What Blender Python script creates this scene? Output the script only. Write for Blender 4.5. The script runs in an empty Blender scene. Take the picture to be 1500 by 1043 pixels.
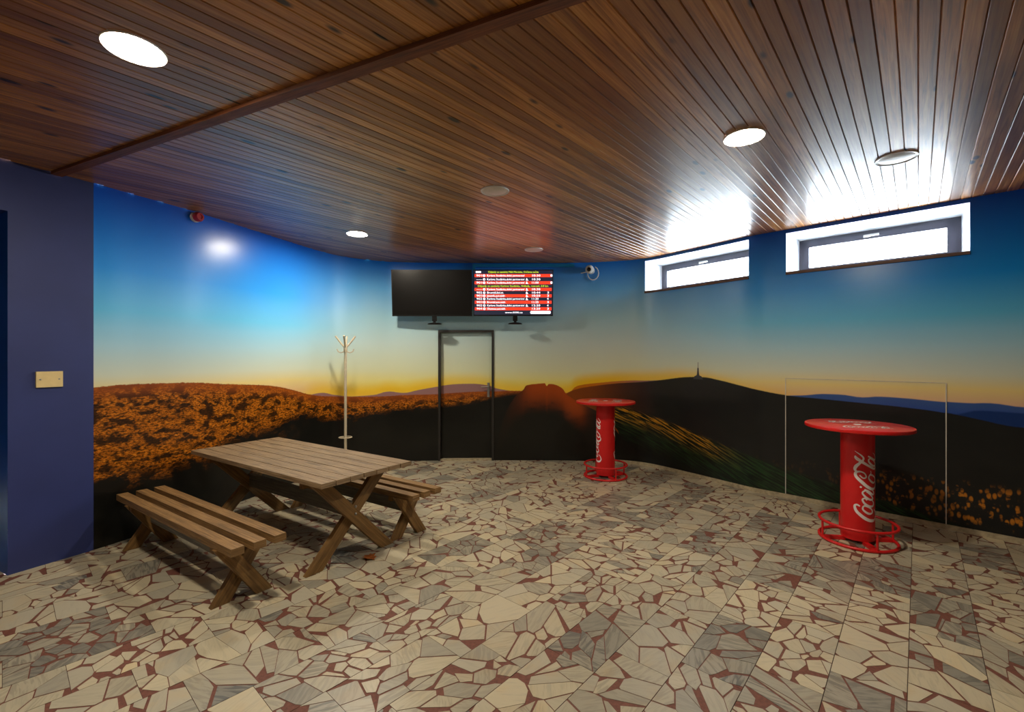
import bpy, bmesh, math, random
from mathutils import Vector, Matrix
R = random.Random(7)
scene = bpy.context.scene
C = scene.collection

# ------------------------------------------------------------------ camera
F = 666.7            # focal length in pixels of a 1500 x 1043 frame (16 mm lens)
EYE = 1.65           # camera height
CEIL = 3.12          # underside of the ceiling boards
cam_d = bpy.data.cameras.new('camera')
cam_d.sensor_width = 36.0
cam_d.lens = 16.0
cam_d.clip_start = 0.05
cam = bpy.data.objects.new('camera', cam_d)
C.objects.link(cam)
cam.location = (0, 0, EYE)
cam.rotation_euler = (math.pi / 2, 0, 0)
scene.camera = cam

# ------------------------------------------------------------------ world: bright overcast sky outside the windows
SKY = 8.5
LAMP = 95.0
world = bpy.data.worlds.new('overcast_sky')
scene.world = world
world.use_nodes = True
bg = world.node_tree.nodes['Background']
bg.inputs[0].default_value = (0.86, 0.93, 1.0, 1)
bg.inputs[1].default_value = SKY
vs = scene.view_settings
vs.view_transform = 'Standard'
vs.look = 'None'
vs.gamma = 1.0
vs.use_curve_mapping = False
vs.exposure = 2.3


# ------------------------------------------------------------------ small helpers
def lin(r, g=None, b=None):
    if g is None:
        r, g, b = r
    def f(c):
        c /= 255.0
        return c / 12.92 if c <= 0.04045 else ((c + 0.055) / 1.055) ** 2.4
    return (f(r), f(g), f(b), 1.0)


class NT:
    """tiny node-tree writer"""
    def __init__(self, name):
        self.m = bpy.data.materials.new(name)
        self.m.use_nodes = True
        self.t = self.m.node_tree
        self.p = self.t.nodes['Principled BSDF']
        self.n = self.t.nodes
    def link(self, a, b):
        self.t.links.new(a, b)
    def put(self, sock, v):
        if isinstance(v, bpy.types.NodeSocket):
            self.link(v, sock)
        else:
            sock.default_value = v
    def math(self, op, a, b=0.0, c=None, clamp=False):
        n = self.n.new('ShaderNodeMath')
        n.operation = op
        n.use_clamp = clamp
        self.put(n.inputs[0], a)
        self.put(n.inputs[1], b)
        if c is not None:
            self.put(n.inputs[2], c)
        return n.outputs[0]
    def step(self, x, lo, hi):
        n = self.n.new('ShaderNodeMapRange')
        n.interpolation_type = 'SMOOTHSTEP'
        self.put(n.inputs['Value'], x)
        self.put(n.inputs['From Min'], lo)
        self.put(n.inputs['From Max'], hi)
        return n.outputs[0]
    def mix(self, f, a, b, mode='MIX'):
        n = self.n.new('ShaderNodeMix')
        n.data_type = 'RGBA'
        n.blend_type = mode
        self.put(n.inputs[0], f)
        self.put(n.inputs[6], a)
        self.put(n.inputs[7], b)
        return n.outputs[2]
    def ramp(self, f, stops, interp='LINEAR'):
        n = self.n.new('ShaderNodeValToRGB')
        n.color_ramp.interpolation = interp
        e = n.color_ramp.elements
        while len(e) > 1:
            e.remove(e[-1])
        e[0].position, e[0].color = stops[0]
        for p, c in stops[1:]:
            k = e.new(p)
            k.color = c
        self.put(n.inputs[0], f)
        return n.outputs[0]
    def noise(self, vec, scale, detail=2.0, rough=0.5, dist=0.0):
        n = self.n.new('ShaderNodeTexNoise')
        self.put(n.inputs['Vector'], vec)
        n.inputs['Scale'].default_value = scale
        n.inputs['Detail'].default_value = detail
        n.inputs['Roughness'].default_value = rough
        n.inputs['Distortion'].default_value = dist
        return n.outputs['Fac']
    def voronoi(self, vec, scale, out='Distance'):
        n = self.n.new('ShaderNodeTexVoronoi')
        self.put(n.inputs['Vector'], vec)
        n.inputs['Scale'].default_value = scale
        return n.outputs[out]
    def uv(self):
        return self.n.new('ShaderNodeTexCoord').outputs['UV']
    def obj(self):
        return self.n.new('ShaderNodeTexCoord').outputs['Object']
    def mapping(self, vec, scale=(1, 1, 1), loc=(0, 0, 0)):
        n = self.n.new('ShaderNodeMapping')
        self.put(n.inputs['Vector'], vec)
        n.inputs['Scale'].default_value = scale
        n.inputs['Location'].default_value = loc
        return n.outputs[0]
    def sep(self, vec):
        n = self.n.new('ShaderNodeSeparateXYZ')
        self.put(n.inputs[0], vec)
        return n.outputs
    def comb(self, x, y, z=0.0):
        n = self.n.new('ShaderNodeCombineXYZ')
        self.put(n.inputs[0], x)
        self.put(n.inputs[1], y)
        self.put(n.inputs[2], z)
        return n.outputs[0]
    def curve(self, f, pts):
        n = self.n.new('ShaderNodeFloatCurve')
        cu = n.mapping.curves[0]
        pts = sorted(pts)
        cu.points[0].location = pts[0]
        cu.points[1].location = pts[-1]
        for p in pts[1:-1]:
            cu.points.new(*p)
        for p in cu.points:
            p.handle_type = 'AUTO_CLAMPED'
        n.mapping.update()
        self.put(n.inputs['Value'], f)
        return n.outputs[0]
    def random(self):
        return self.n.new('ShaderNodeObjectInfo').outputs['Random']
    def bump(self, h, strength=0.2, dist=0.01):
        n = self.n.new('ShaderNodeBump')
        n.inputs['Strength'].default_value = strength
        n.inputs['Distance'].default_value = dist
        self.link(h, n.inputs['Height'])
        self.link(n.outputs[0], self.p.inputs['Normal'])
    def base(self, c):
        self.put(self.p.inputs['Base Color'], c)
    def set(self, **k):
        for a, v in k.items():
            self.put(self.p.inputs[a.replace('_', ' ')], v)
        return self


def plain(name, rgb, rough=0.5, metal=0.0, grime=0.08, scale=9.0):
    """painted / plastic / metal surface with a faint mottling"""
    t = NT(name)
    nz = t.noise(t.obj(), scale, 3.0)
    c = lin(rgb)
    d = tuple(x * (1 - 2 * grime) for x in c[:3]) + (1,)
    e = tuple(min(1, x * (1 + grime)) for x in c[:3]) + (1,)
    t.base(t.ramp(nz, [(0.3, d), (0.7, e)]))
    t.set(Roughness=rough, Metallic=metal)
    return t.m


def emit(name, rgb, strength):
    t = NT(name)
    c = lin(rgb)
    t.base((0.02, 0.02, 0.02, 1))
    t.put(t.p.inputs['Emission Color'], c)
    t.put(t.p.inputs['Emission Strength'], strength)
    t.set(Roughness=0.4)
    return t.m


class MB:
    """collects geometry of ONE mesh object"""
    def __init__(self):
        self.v, self.f, self.u = [], [], []
    def add(self, vs, fs, uvs=None):
        o = len(self.v)
        self.v += [tuple(p) for p in vs]
        for i, f in enumerate(fs):
            self.f.append(tuple(o + k for k in f))
            self.u.append(uvs[i] if uvs else None)
        return self
    def box(self, cx, ex, ey, ez, hx, hy, hz, taper=0.0, long=0):
        """oriented box: centre, three unit axes, half sizes; uv: x along its first axis in metres"""
        cx, ex, ey, ez = Vector(cx), Vector(ex), Vector(ey), Vector(ez)
        off = R.uniform(0, 40)
        vs, fs, us = [], [], []
        def face(n, a, b, hn, ha, hb):
            i = len(vs)
            for sa, sb in ((-1, -1), (1, -1), (1, 1), (-1, 1)):
                vs.append(cx + n * hn + a * ha * sa + b * hb * sb)
            us.append([(off + s1 * ha, off * 0.37 + s2 * hb) for s1, s2 in ((-1, -1), (1, -1), (1, 1), (-1, 1))])
            fs.append((i, i + 1, i + 2, i + 3))
        face(ez, ex, ey, hz, hx, hy)
        face(-ez, ex, -ey, hz, hx, hy)
        face(ey, ex, -ez, hy, hx, hz)
        face(-ey, ex, ez, hy, hx, hz)
        face(ex, ey, ez, hx, hy, hz)
        face(-ex, -ey, ez, hx, hy, hz)
        return self.add(vs, fs, us)
    def abox(self, x0, x1, y0, y1, z0, z1):
        return self.box(((x0 + x1) / 2, (y0 + y1) / 2, (z0 + z1) / 2), (1, 0, 0), (0, 1, 0), (0, 0, 1),
                        abs(x1 - x0) / 2, abs(y1 - y0) / 2, abs(z1 - z0) / 2)
    def tube(self, pts, r, n=10, closed=False, cap=True):
        pts = [Vector(p) for p in pts]
        m = len(pts)
        rs = r if isinstance(r, (list, tuple)) else [r] * m
        rings = []
        prev = None
        for i, p in enumerate(pts):
            if closed:
                t = pts[(i + 1) % m] - pts[i - 1]
            else:
                t = pts[min(i + 1, m - 1)] - pts[max(i - 1, 0)]
            t.normalize()
            if prev is None:
                a = Vector((0, 0, 1)) if abs(t.z) < 0.9 else Vector((1, 0, 0))
                a = (a - t * a.dot(t)).normalized()
            else:
                a = (prev - t * prev.dot(t)).normalized()
            prev = a
            b = t.cross(a)
            rings.append([p + (a * math.cos(2 * math.pi * k / n) + b * math.sin(2 * math.pi * k / n)) * rs[i] for k in range(n)])
        vs = [q for ring in rings for q in ring]
        fs = []
        for i in range(m if closed else m - 1):
            j = (i + 1) % m
            for k in range(n):
                l = (k + 1) % n
                fs.append((i * n + k, i * n + l, j * n + l, j * n + k))
        if cap and not closed:
            fs.append(tuple(reversed(range(n))))
            fs.append(tuple((m - 1) * n + k for k in range(n)))
        return self.add(vs, fs)
    def ring(self, c, rad, r, n=48, k=10):
        c = Vector(c)
        return self.tube([c + Vector((math.cos(2 * math.pi * i / n) * rad, math.sin(2 * math.pi * i / n) * rad, 0)) for i in range(n)], r, k, True)
    def lathe(self, c, prof, n=40, axis=None, cap=True):
        """prof: list of (radius, height) from bottom to top"""
        c = Vector(c)
        az = Vector(axis or (0, 0, 1)).normalized()
        ax = az.orthogonal().normalized()
        ay = az.cross(ax)
        vs, fs = [], []
        for r, h in prof:
            for k in range(n):
                a = 2 * math.pi * k / n
                vs.append(c + az * h + (ax * math.cos(a) + ay * math.sin(a)) * r)
        for i in range(len(prof) - 1):
            for k in range(n):
                l = (k + 1) % n
                fs.append((i * n + k, i * n + l, (i + 1) * n + l, (i + 1) * n + k))
        if cap:
            fs.append(tuple(reversed(range(n))))
            fs.append(tuple((len(prof) - 1) * n + k for k in range(n)))
        return self.add(vs, fs)
    def prism(self, poly, z0, z1):
        n = len(poly)
        vs = [(x, y, z0) for x, y in poly] + [(x, y, z1) for x, y in poly]
        fs = [tuple(reversed(range(n))), tuple(n + k for k in range(n))]
        fs += [(k, (k + 1) % n, n + (k + 1) % n, n + k) for k in range(n)]
        return self.add(vs, fs)
    def build(self, name, mat, parent=None, smooth=0, bevel=0.0):
        me = bpy.data.meshes.new(name)
        me.from_pydata(self.v, [], self.f)
        if any(u for u in self.u):
            l = me.uv_layers.new(name='UVMap')
            i = 0
            for f, u in zip(self.f, self.u):
                for k in range(len(f)):
                    l.data[i].uv = u[k] if u else (0, 0)
                    i += 1
        me.materials.append(mat)
        o = bpy.data.objects.new(name, me)
        C.objects.link(o)
        if smooth:
            me.shade_smooth()
            me.set_sharp_from_angle(angle=math.radians(smooth))
        if bevel:
            b = o.modifiers.new('edge', 'BEVEL')
            b.width = bevel
            b.segments = 2
            b.limit_method = 'ANGLE'
        if parent:
            o.parent = parent
            o.matrix_parent_inverse = Matrix.Translation(parent.location).inverted() if parent.type == 'EMPTY' else Matrix()
        return o


def tag(o, label, cat=None, group=None, kind=None):
    if label:
        o['label'] = label
    if cat:
        o['category'] = cat
    if group:
        o['group'] = group
    if kind:
        o['kind'] = kind
    return o


def thing(name, label, cat, loc, group=None):
    o = bpy.data.objects.new(name, None)
    C.objects.link(o)
    o.location = loc
    o.empty_display_size = 0.1
    return tag(o, label, cat, group)


def struct(o, label=None, cat=None):
    o['kind'] = 'structure'
    if label:
        o['label'] = label
        o['category'] = cat
    return o


# ------------------------------------------------------------------ plan of the curved wall (x right, y away from the camera)
PLAN = [(-3.79, 3.42), (-3.56, 3.87), (-3.43, 4.17), (-3.265, 4.55), (-3.12, 5.0), (-2.88, 5.80), (-2.70, 6.36),
        (-2.46, 6.76), (-2.02, 7.06), (-1.6, 7.15), (-1.0, 7.19), (-0.3, 7.20), (0.45, 7.20), (0.95, 7.18), (1.35, 7.12), (1.98, 6.88),
        (2.47, 6.26), (2.91, 5.60), (3.188, 5.312), (3.55, 4.948), (4.147, 4.347), (4.50, 3.992), (5.3, 3.19)]


def catmull(pts, per=24):
    out = []
    P = [2 * Vector(pts[0]) - Vector(pts[1])] + [Vector(p) for p in pts] + [2 * Vector(pts[-1]) - Vector(pts[-2])]
    for i in range(1, len(P) - 2):
        p0, p1, p2, p3 = P[i - 1], P[i], P[i + 1], P[i + 2]
        for k in range(per):
            t = k / per
            out.append(0.5 * ((2 * p1) + (p2 - p0) * t + (2 * p0 - 5 * p1 + 4 * p2 - p3) * t * t + (3 * p1 - p0 - 3 * p2 + p3) * t ** 3))
    out.append(P[-2])
    return out


LINE = catmull(PLAN)
CUM = [0.0]
for a, b in zip(LINE, LINE[1:]):
    CUM.append(CUM[-1] + (b - a).length)
STOT = CUM[-1]


def at_s(s):
    s = min(max(s, 0), STOT)
    for i in range(len(CUM) - 1):
        if CUM[i + 1] >= s:
            t = (s - CUM[i]) / (CUM[i + 1] - CUM[i])
            return LINE[i].lerp(LINE[i + 1], t)
    return LINE[-1]


def tan_s(s):
    return (at_s(s + 0.03) - at_s(s - 0.03)).normalized()


def s_of(px):
    k = (px - 750) / F
    for i in range(len(LINE) - 1):
        a, b = LINE[i], LINE[i + 1]
        fa, fb = a.x - k * a.y, b.x - k * b.y
        if fa <= 0 <= fb:
            return CUM[i] + (CUM[i + 1] - CUM[i]) * (-fa) / (fb - fa)
    return 0.0 if px < 100 else STOT


def z_on_wall(px, py):
    return EYE - (py - 521) / F * at_s(s_of(px)).y


def floor_pt(px, py):
    y = F * EYE / (py - 521)
    return Vector(((px - 750) / F * y, y, 0))


def ceil_pt(px, py):
    y = F * (CEIL - EYE) / (521 - py)
    return Vector(((px - 750) / F * y, y, CEIL))


S_PAINT = s_of(137)
S_SPLIT = s_of(905)
DOOR = (s_of(642), s_of(723.5), 2.06)
WIN = [(s_of(945), s_of(1097), 2.60, 3.08), (s_of(1151.5), s_of(1421), 2.60, 3.08)]

# ------------------------------------------------------------------ materials
def mural_material():
    t = NT('mural_print')
    s, z, _ = t.sep(t.uv())
    sn = t.math('DIVIDE', s, STOT)
    ZM = 3.2
    def ridge(pts):
        q = [(s_of(px) / STOT, z_on_wall(px, py) / ZM) for px, py in pts]
        q = [(0.0, q[0][1])] + q if q[0][0] > 0.001 else q
        q = q + [(1.0, q[-1][1])] if q[-1][0] < 0.999 else q
        return t.math('MULTIPLY', t.curve(sn, q), ZM)
    def ridge_local(px0, px1, pts):
        a_, b_ = s_of(px0), s_of(px1)
        f = t.math('DIVIDE', t.math('SUBTRACT', s, a_), b_ - a_, clamp=True)
        q = [((s_of(px) - a_) / (b_ - a_), max(0.0, z_on_wall(px, py) / ZM)) for px, py in pts]
        return t.math('MULTIPLY', t.curve(f, q), ZM)
    def along(pts):
        q = [(s_of(px) / STOT, v) for px, v in pts]
        q = [(0.0, q[0][1])] + q if q[0][0] > 0.001 else q
        q = q + [(1.0, q[-1][1])] if q[-1][0] < 0.999 else q
        return t.curve(sn, q)
    vec = t.comb(s, z)
    fine = t.noise(t.mapping(vec, (1, 2.0, 1)), 34.0, 5.0, 0.7)
    mid = t.noise(t.mapping(vec, (1, 1.8, 1)), 7.0, 4.0, 0.6)
    big = t.noise(t.mapping(vec, (1, 1.6, 1)), 2.2, 3.0, 0.5)
    finec = t.math('SUBTRACT', fine, 0.5)
    midc = t.math('SUBTRACT', mid, 0.5)
    # sky
    zz = t.math('DIVIDE', z, ZM)
    side = t.ramp(zz, [(1.2 / ZM, lin(226, 182, 150)), (1.34 / ZM, lin(236, 214, 140)), (1.48 / ZM, lin(212, 222, 204)),
                       (1.75 / ZM, lin(168, 214, 234)), (2.05 / ZM, lin(96, 196, 246)), (2.42 / ZM, lin(6, 152, 250)), (3.1 / ZM, lin(4, 94, 228))])
    cen = t.ramp(zz, [(1.02 / ZM, lin(220, 180, 140)), (1.12 / ZM, lin(244, 214, 80)), (1.24 / ZM, lin(236, 224, 130)), (1.42 / ZM, lin(222, 226, 186)),
                      (1.85 / ZM, lin(202, 222, 216)), (2.25 / ZM, lin(168, 212, 226)), (2.7 / ZM, lin(104, 182, 240)), (3.1 / ZM, lin(20, 128, 234))])
    fc = along([(137, 0.0), (380, 0.08), (470, 0.45), (580, 0.95), (760, 1.0), (880, 1.0), (960, 0.75), (1080, 0.3), (1200, 0.05), (1500, 0.0)])
    col = t.mix(fc, side, cen)
    glow = along([(137, 0.0), (400, 0.15), (520, 0.8), (600, 0.8), (700, 0.5), (800, 0.5), (860, 1.0), (940, 0.8), (1060, 0.75), (1150, 0.7), (1250, 0.3), (1400, 0.05), (1500, 0.0)])
    # mauve distant ridge
    rf = t.math('ADD', ridge([(137, 600), (440, 585), (455, 578), (470, 575), (490, 578), (520, 580), (548, 578), (570, 573), (590, 575), (612, 571),
                              (640, 566), (662, 563), (690, 562), (712, 564), (730, 569), (760, 573), (830, 575), (845, 565), (880, 560), (920, 557), (945, 557),
                              (1000, 556), (1100, 580), (1200, 600), (1500, 650)]), t.math('MULTIPLY', finec, 0.01))
    hz = t.math('SUBTRACT', z, rf)
    band = t.math('MULTIPLY', t.step(hz, 0.22, 0.02), glow)
    col = t.mix(band, col, lin(242, 196, 30))
    def over(col, r, c, soft=0.006):
        return t.mix(t.step(t.math('SUBTRACT', r, z), -soft, soft), col, c)
    warm = along([(760, 0.0), (820, 0.5), (845, 1.0), (900, 0.85), (935, 0.25), (980, 0.0)])
    cf = t.mix(warm, lin(150, 112, 112), lin(196, 112, 6))
    col = over(col, rf, cf)
    # blue ridges on the right
    rb = ridge([(1000, 640), (1100, 600), (1150, 579), (1180, 578), (1205, 576), (1232, 577), (1262, 581), (1290, 580), (1322, 582), (1386, 588), (1420, 590), (1450, 590), (1500, 596)])
    cb = t.mix(t.step(t.math('SUBTRACT', rb, z), 0.0, 0.22), lin(58, 88, 150), lin(6, 52, 150))
    col = over(col, rb, cb)
    rb2 = ridge([(1250, 640), (1370, 616), (1410, 605), (1440, 601), (1500, 605)])
    col = over(col, rb2, lin(16, 50, 112), 0.012)
    # long dark hill with the mast
    rc = t.math('ADD', ridge([(760, 640), (815, 590), (840, 571), (870, 565), (905, 561), (940, 559), (962, 557), (985, 554), (1003, 552), (1030, 552), (1052, 556), (1080, 563),
                              (1112, 571), (1150, 578), (1200, 583), (1260, 589), (1320, 595), (1386, 604), (1430, 613), (1500, 626)]), t.math('MULTIPLY', finec, 0.008))
    ch = t.mix(along([(830, 0.75), (850, 0.7), (900, 0.3), (945, 0.06), (980, 0.0)]), t.mix(big, lin(34, 34, 33), lin(16, 20, 22)), lin(150, 74, 6))
    col = over(col, rc, ch)
    s0 = s_of(1022.5)
    zt = z_on_wall(1022, 530)
    zb = z_on_wall(1022, 553)
    ds = t.math('ABSOLUTE', t.math('SUBTRACT', s, s0))
    wd = t.curve(t.math('DIVIDE', t.math('SUBTRACT', z, zb), zt - zb), [(0, 0.85), (0.1, 0.7), (0.18, 0.28), (0.45, 0.16), (0.6, 0.14), (0.65, 0.06), (1.0, 0.04)])
    mast = t.math('MULTIPLY', t.math('LESS_THAN', ds, t.math('MULTIPLY', wd, 0.075)),
                  t.math('MULTIPLY', t.math('LESS_THAN', z, zt), t.math('GREATER_THAN', z, zb - 0.02)))
    col = t.mix(mast, col, lin(62, 62, 70))
    # valley lights and autumn trees, bottom right
    vz = t.math('MULTIPLY', t.step(z, 0.5, 0.40), t.step(z, 0.06, 0.16))
    vor = t.voronoi(t.mapping(vec, (1, 0.5, 1)), 30.0)
    tree = t.math('MULTIPLY', t.step(vor, 0.55, 0.3), t.math('MULTIPLY', vz, along([(1000, 0.0), (1240, 0.1), (1290, 0.55), (1380, 0.7), (1420, 1.0), (1500, 1.0)])))
    col = t.mix(t.math('MULTIPLY', tree, t.step(mid, 0.42, 0.55)), col, lin(190, 118, 30))
    # green slope
    rg = t.math('ADD', ridge([(760, 720), (850, 640), (880, 600), (905, 597), (950, 609), (1000, 627), (1050, 648), (1100, 668), (1160, 690), (1230, 712), (1330, 745), (1500, 800)]), t.math('MULTIPLY', midc, 0.05))
    dg = t.math('SUBTRACT', rg, z)
    streak = t.noise(t.mapping(t.comb(t.math('ADD', s, t.math('MULTIPLY', z, -0.3)), t.math('ADD', z, t.math('MULTIPLY', s, 0.42))), (1.0, 14, 1)), 3.2, 4.0, 0.6)
    green = t.mix(t.step(streak, 0.4, 0.65), lin(14, 22, 16), lin(34, 66, 34))
    green = t.mix(t.step(dg, 0.22, 0.62), green, lin(15, 17, 16))
    gold = t.math('MULTIPLY', t.math('MULTIPLY', t.step(dg, 0.3, 0.04), t.step(streak, 0.47, 0.6)), along([(860, 1.0), (990, 1.0), (1060, 0.25), (1120, 0.0)]))
    green = t.mix(gold, green, lin(206, 142, 28))
    col = over(col, rg, green, 0.03)
    # heath on the left, its lit grass and tree shadows
    rh = t.math('ADD', ridge([(137, 567), (180, 563), (230, 561), (280, 560), (330, 562), (400, 565), (430, 571), (457, 578), (480, 580), (560, 580), (600, 578), (640, 577),
                              (690, 574), (724, 573), (745, 572), (762, 572), (820, 580), (850, 592), (880, 606), (905, 630), (930, 680), (950, 760)]), t.math('MULTIPLY', finec, 0.035))
    low = ridge([(137, 690), (230, 684), (290, 672), (340, 640), (400, 624), (440, 606), (490, 612), (540, 604), (600, 596), (660, 592), (700, 586), (730, 578), (760, 574), (800, 600), (950, 770)])
    grass = t.ramp(fine, [(0.36, lin(24, 15, 6)), (0.45, lin(112, 64, 12)), (0.54, lin(192, 106, 18)), (0.70, lin(230, 154, 46))])
    grass = t.mix(t.math('MULTIPLY', t.step(mid, 0.55, 0.41), 0.92), grass, lin(20, 14, 7))
    grass = t.mix(t.math('MULTIPLY', t.step(t.math('SUBTRACT', rh, z), 0.16, 0.0), 0.75), grass, lin(152, 74, 26))
    shade = t.step(t.math('SUBTRACT', t.math('ADD', low, t.math('MULTIPLY', midc, along([(137, 0.6), (480, 0.55), (600, 0.3), (724, 0.06)]))), z), -0.03, 0.06)
    patch = t.math('MULTIPLY', t.math('MULTIPLY', t.step(big, 0.47, 0.56), t.step(mid, 0.47, 0.56)), along([(137, 1.0), (300, 0.9), (380, 0.3), (470, 0.0)]))
    patch = t.math('MULTIPLY', patch, t.step(z, 0.42, 0.62))
    dark = t.mix(t.math('MULTIPLY', patch, 0.85), t.mix(big, lin(12, 12, 11), lin(26, 27, 24)), grass)
    heath = t.mix(shade, grass, dark)
    col = over(col, rh, heath, 0.004)
    # the rock outcrop in the sunrise
    rr = t.math('ADD', ridge_local(700, 960, [(700, 760), (716, 690), (735, 620), (752, 584), (762, 574), (767, 570), (770, 565), (776, 563), (785, 562), (798, 561), (801, 565), (804, 562), (813, 563), (820, 566), (825, 570),
                                        (829, 576), (838, 583), (850, 590), (880, 606), (920, 650), (960, 760)]), t.math('MULTIPLY', finec, 0.02))
    dr = t.math('SUBTRACT', rr, z)
    rock = t.mix(t.step(dr, 0.04, 0.5), lin(164, 70, 16), lin(22, 23, 18))
    rock = t.mix(t.step(t.math('ADD', dr, t.math('MULTIPLY', midc, 0.8)), 0.28, 0.7), rock, lin(24, 24, 21))
    rock = t.mix(along([(720, 1.0), (752, 0.9), (775, 0.2), (795, 0.0), (835, 0.0), (856, 0.5), (880, 1.0), (930, 1.0)]), rock, lin(22, 22, 18))
    col = over(col, rr, rock, 0.006)
    t.base(col)
    t.set(Roughness=0.28)
    t.put(t.p.inputs['Specular IOR Level'], 0.4)
    t.bump(t.noise(t.mapping(vec, (1, 0.35, 1)), 3.0, 2.0), 0.05, 0.02)
    return t.m


def ceiling_wood():
    t = NT('varnished_pine')
    u = t.uv()
    rnd = t.random()
    off = t.comb(t.math('MULTIPLY', rnd, 37.0), t.math('MULTIPLY', rnd, 11.0), 0.0)
    n = t.n.new('ShaderNodeVectorMath')
    t.link(u, n.inputs[0])
    t.link(off, n.inputs[1])
    v = n.outputs[0]
    grain = t.noise(t.mapping(v, (0.9, 26, 1)), 2.2, 5.0, 0.6, 0.6)
    broad = t.noise(t.mapping(v, (0.5, 5, 1)), 2.0, 2.0)
    col = t.ramp(grain, [(0.3, lin(130, 80, 34)), (0.5, lin(194, 128, 58)), (0.72, lin(220, 162, 88))])
    col = t.mix(t.math('MULTIPLY', t.step(broad, 0.45, 0.7), 0.6), col, lin(110, 58, 26))
    col = t.mix(t.math('MULTIPLY', t.math('POWER', rnd, 1.5), 0.8), col, lin(104, 54, 24))
    kn = t.voronoi(t.mapping(v, (1.0, 2.6, 1)), 2.3)
    col = t.mix(t.step(kn, 0.15, 0.07), col, lin(38, 18, 9))
    t.base(col)
    t.set(Roughness=t.math('ADD', 0.27, t.math('MULTIPLY', broad, 0.2)))
    t.put(t.p.inputs['Coat Weight'], 0.5)
    t.put(t.p.inputs['Coat Roughness'], 0.27)
    wav = t.noise(t.mapping(v, (3, 9, 1)), 3.0, 2.0)
    t.bump(wav, 0.10, 0.008)
    return t.m


def weathered_wood(name, a, b, c):
    t = NT(name)
    v = t.uv()
    g = t.noise(t.mapping(v, (1.2, 30, 1)), 2.4, 5.0, 0.65, 0.4)
    blot = t.noise(t.mapping(v, (1.5, 4, 1)), 3.0, 3.0)
    col = t.ramp(g, [(0.3, lin(a)), (0.52, lin(b)), (0.75, lin(c))])
    col = t.mix(t.math('MULTIPLY', t.step(blot, 0.5, 0.75), 0.5), col, lin(a))
    t.base(col)
    t.set(Roughness=0.62)
    t.bump(g, 0.35, 0.004)
    return t.m


def stone_material():
    t = NT('marble_pieces')
    a = t.n.new('ShaderNodeAttribute')
    a.attribute_name = 'tone'
    r, g, b = t.sep(a.outputs['Vector'])
    pos = t.obj()
    vr = t.n.new('ShaderNodeVectorRotate')
    vr.rotation_type = 'Z_AXIS'
    t.link(pos, vr.inputs['Vector'])
    t.link(t.math('MULTIPLY', b, 6.28), vr.inputs['Angle'])
    v = vr.outputs[0]
    vein = t.noise(t.mapping(v, (1, 7, 1)), 7.0, 4.0, 0.6, 0.7)
    cloud = t.noise(v, 5.0, 3.0)
    cream = t.mix(g, lin(198, 186, 154), lin(180, 173, 152))
    cream = t.mix(t.math('MULTIPLY', t.step(cloud, 0.5, 0.75), 0.35), cream, lin(196, 162, 104))
    grey = t.mix(g, lin(152, 147, 132), lin(116, 113, 103))
    grey = t.mix(t.step(vein, 0.44, 0.62), grey, lin(80, 78, 72))
    col = t.mix(r, cream, grey)
    soft = t.math('MULTIPLY', t.step(vein, 0.5, 0.7), 0.28)
    col = t.mix(soft, col, lin(150, 148, 140))
    t.base(col)
    t.set(Roughness=0.36)
    return t.m


M = {}
M['mural'] = mural_material()
M['board'] = ceiling_wood()
M['trim_wood'] = weathered_wood('ceiling_trim_wood', (70, 34, 14), (116, 62, 28), (138, 80, 40))
M['table_wood'] = weathered_wood('weathered_table_wood', (88, 70, 48), (142, 116, 84), (172, 148, 114))
M['bench_wood'] = weathered_wood('oiled_bench_wood', (88, 64, 34), (136, 102, 58), (168, 134, 88))
M['leg_wood'] = weathered_wood('brown_leg_wood', (84, 60, 28), (126, 92, 46), (152, 116, 66))
M['rail_wood'] = weathered_wood('grey_rail_wood', (66, 62, 52), (96, 90, 76), (120, 114, 98))
M['stone'] = stone_material()
M['mortar'] = plain('red_brown_mortar', (112, 66, 52), 0.7, 0, 0.15, 60)
M['screed'] = plain('dark_joint_screed', (74, 66, 56), 0.8, 0, 0.1, 20)
M['navy'] = plain('navy_wall_paint', (46, 58, 116), 0.5, 0, 0.05, 3)
M['blue_jamb'] = plain('bright_blue_jamb', (14, 84, 170), 0.45, 0, 0.05, 3)  # doorway jambs, a brighter blue than the navy wall
M['hall'] = plain('pale_hall_paint', (196, 190, 178), 0.7, 0, 0.04, 3)
M['white_plaster'] = plain('white_reveal_plaster', (230, 234, 238), 0.6, 0, 0.03, 6)
M['grey_frame'] = plain('plum_grey_window_frame', (84, 84, 98), 0.4, 0, 0.04, 8)
M['sill'] = plain('brown_sill_board', (104, 78, 66), 0.5, 0, 0.1, 14)
M['red'] = plain('red_powder_coat', (210, 26, 28), 0.36, 0, 0.03, 5)
M['red_top'] = plain('red_laminate_top', (212, 30, 29), 0.3, 0, 0.04, 5)
M['logo'] = plain('white_lettering', (236, 232, 230), 0.45, 0, 0.02, 5)
M['white'] = plain('white_plastic', (226, 226, 222), 0.4, 0, 0.03, 20)
M['cream'] = plain('cream_plastic', (232, 208, 148), 0.5, 0, 0.04, 14)
M['black'] = plain('black_plastic', (16, 16, 17), 0.35, 0, 0.08, 20)
M['door_frame'] = plain('dark_steel_frame', (40, 37, 35), 0.4, 0.0, 0.1, 8)
M['steel'] = plain('brushed_steel', (178, 178, 176), 0.3, 0.9, 0.05, 30)
M['rack'] = plain('cream_enamel_tube', (206, 194, 168), 0.35, 0.15, 0.05, 20)
M['siren'] = plain('red_siren_plastic', (190, 28, 34), 0.35, 0, 0.05, 20)
M['cyan'] = plain('cyan_trunking_paint', (10, 150, 214), 0.45, 0, 0.03, 8)
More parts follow.
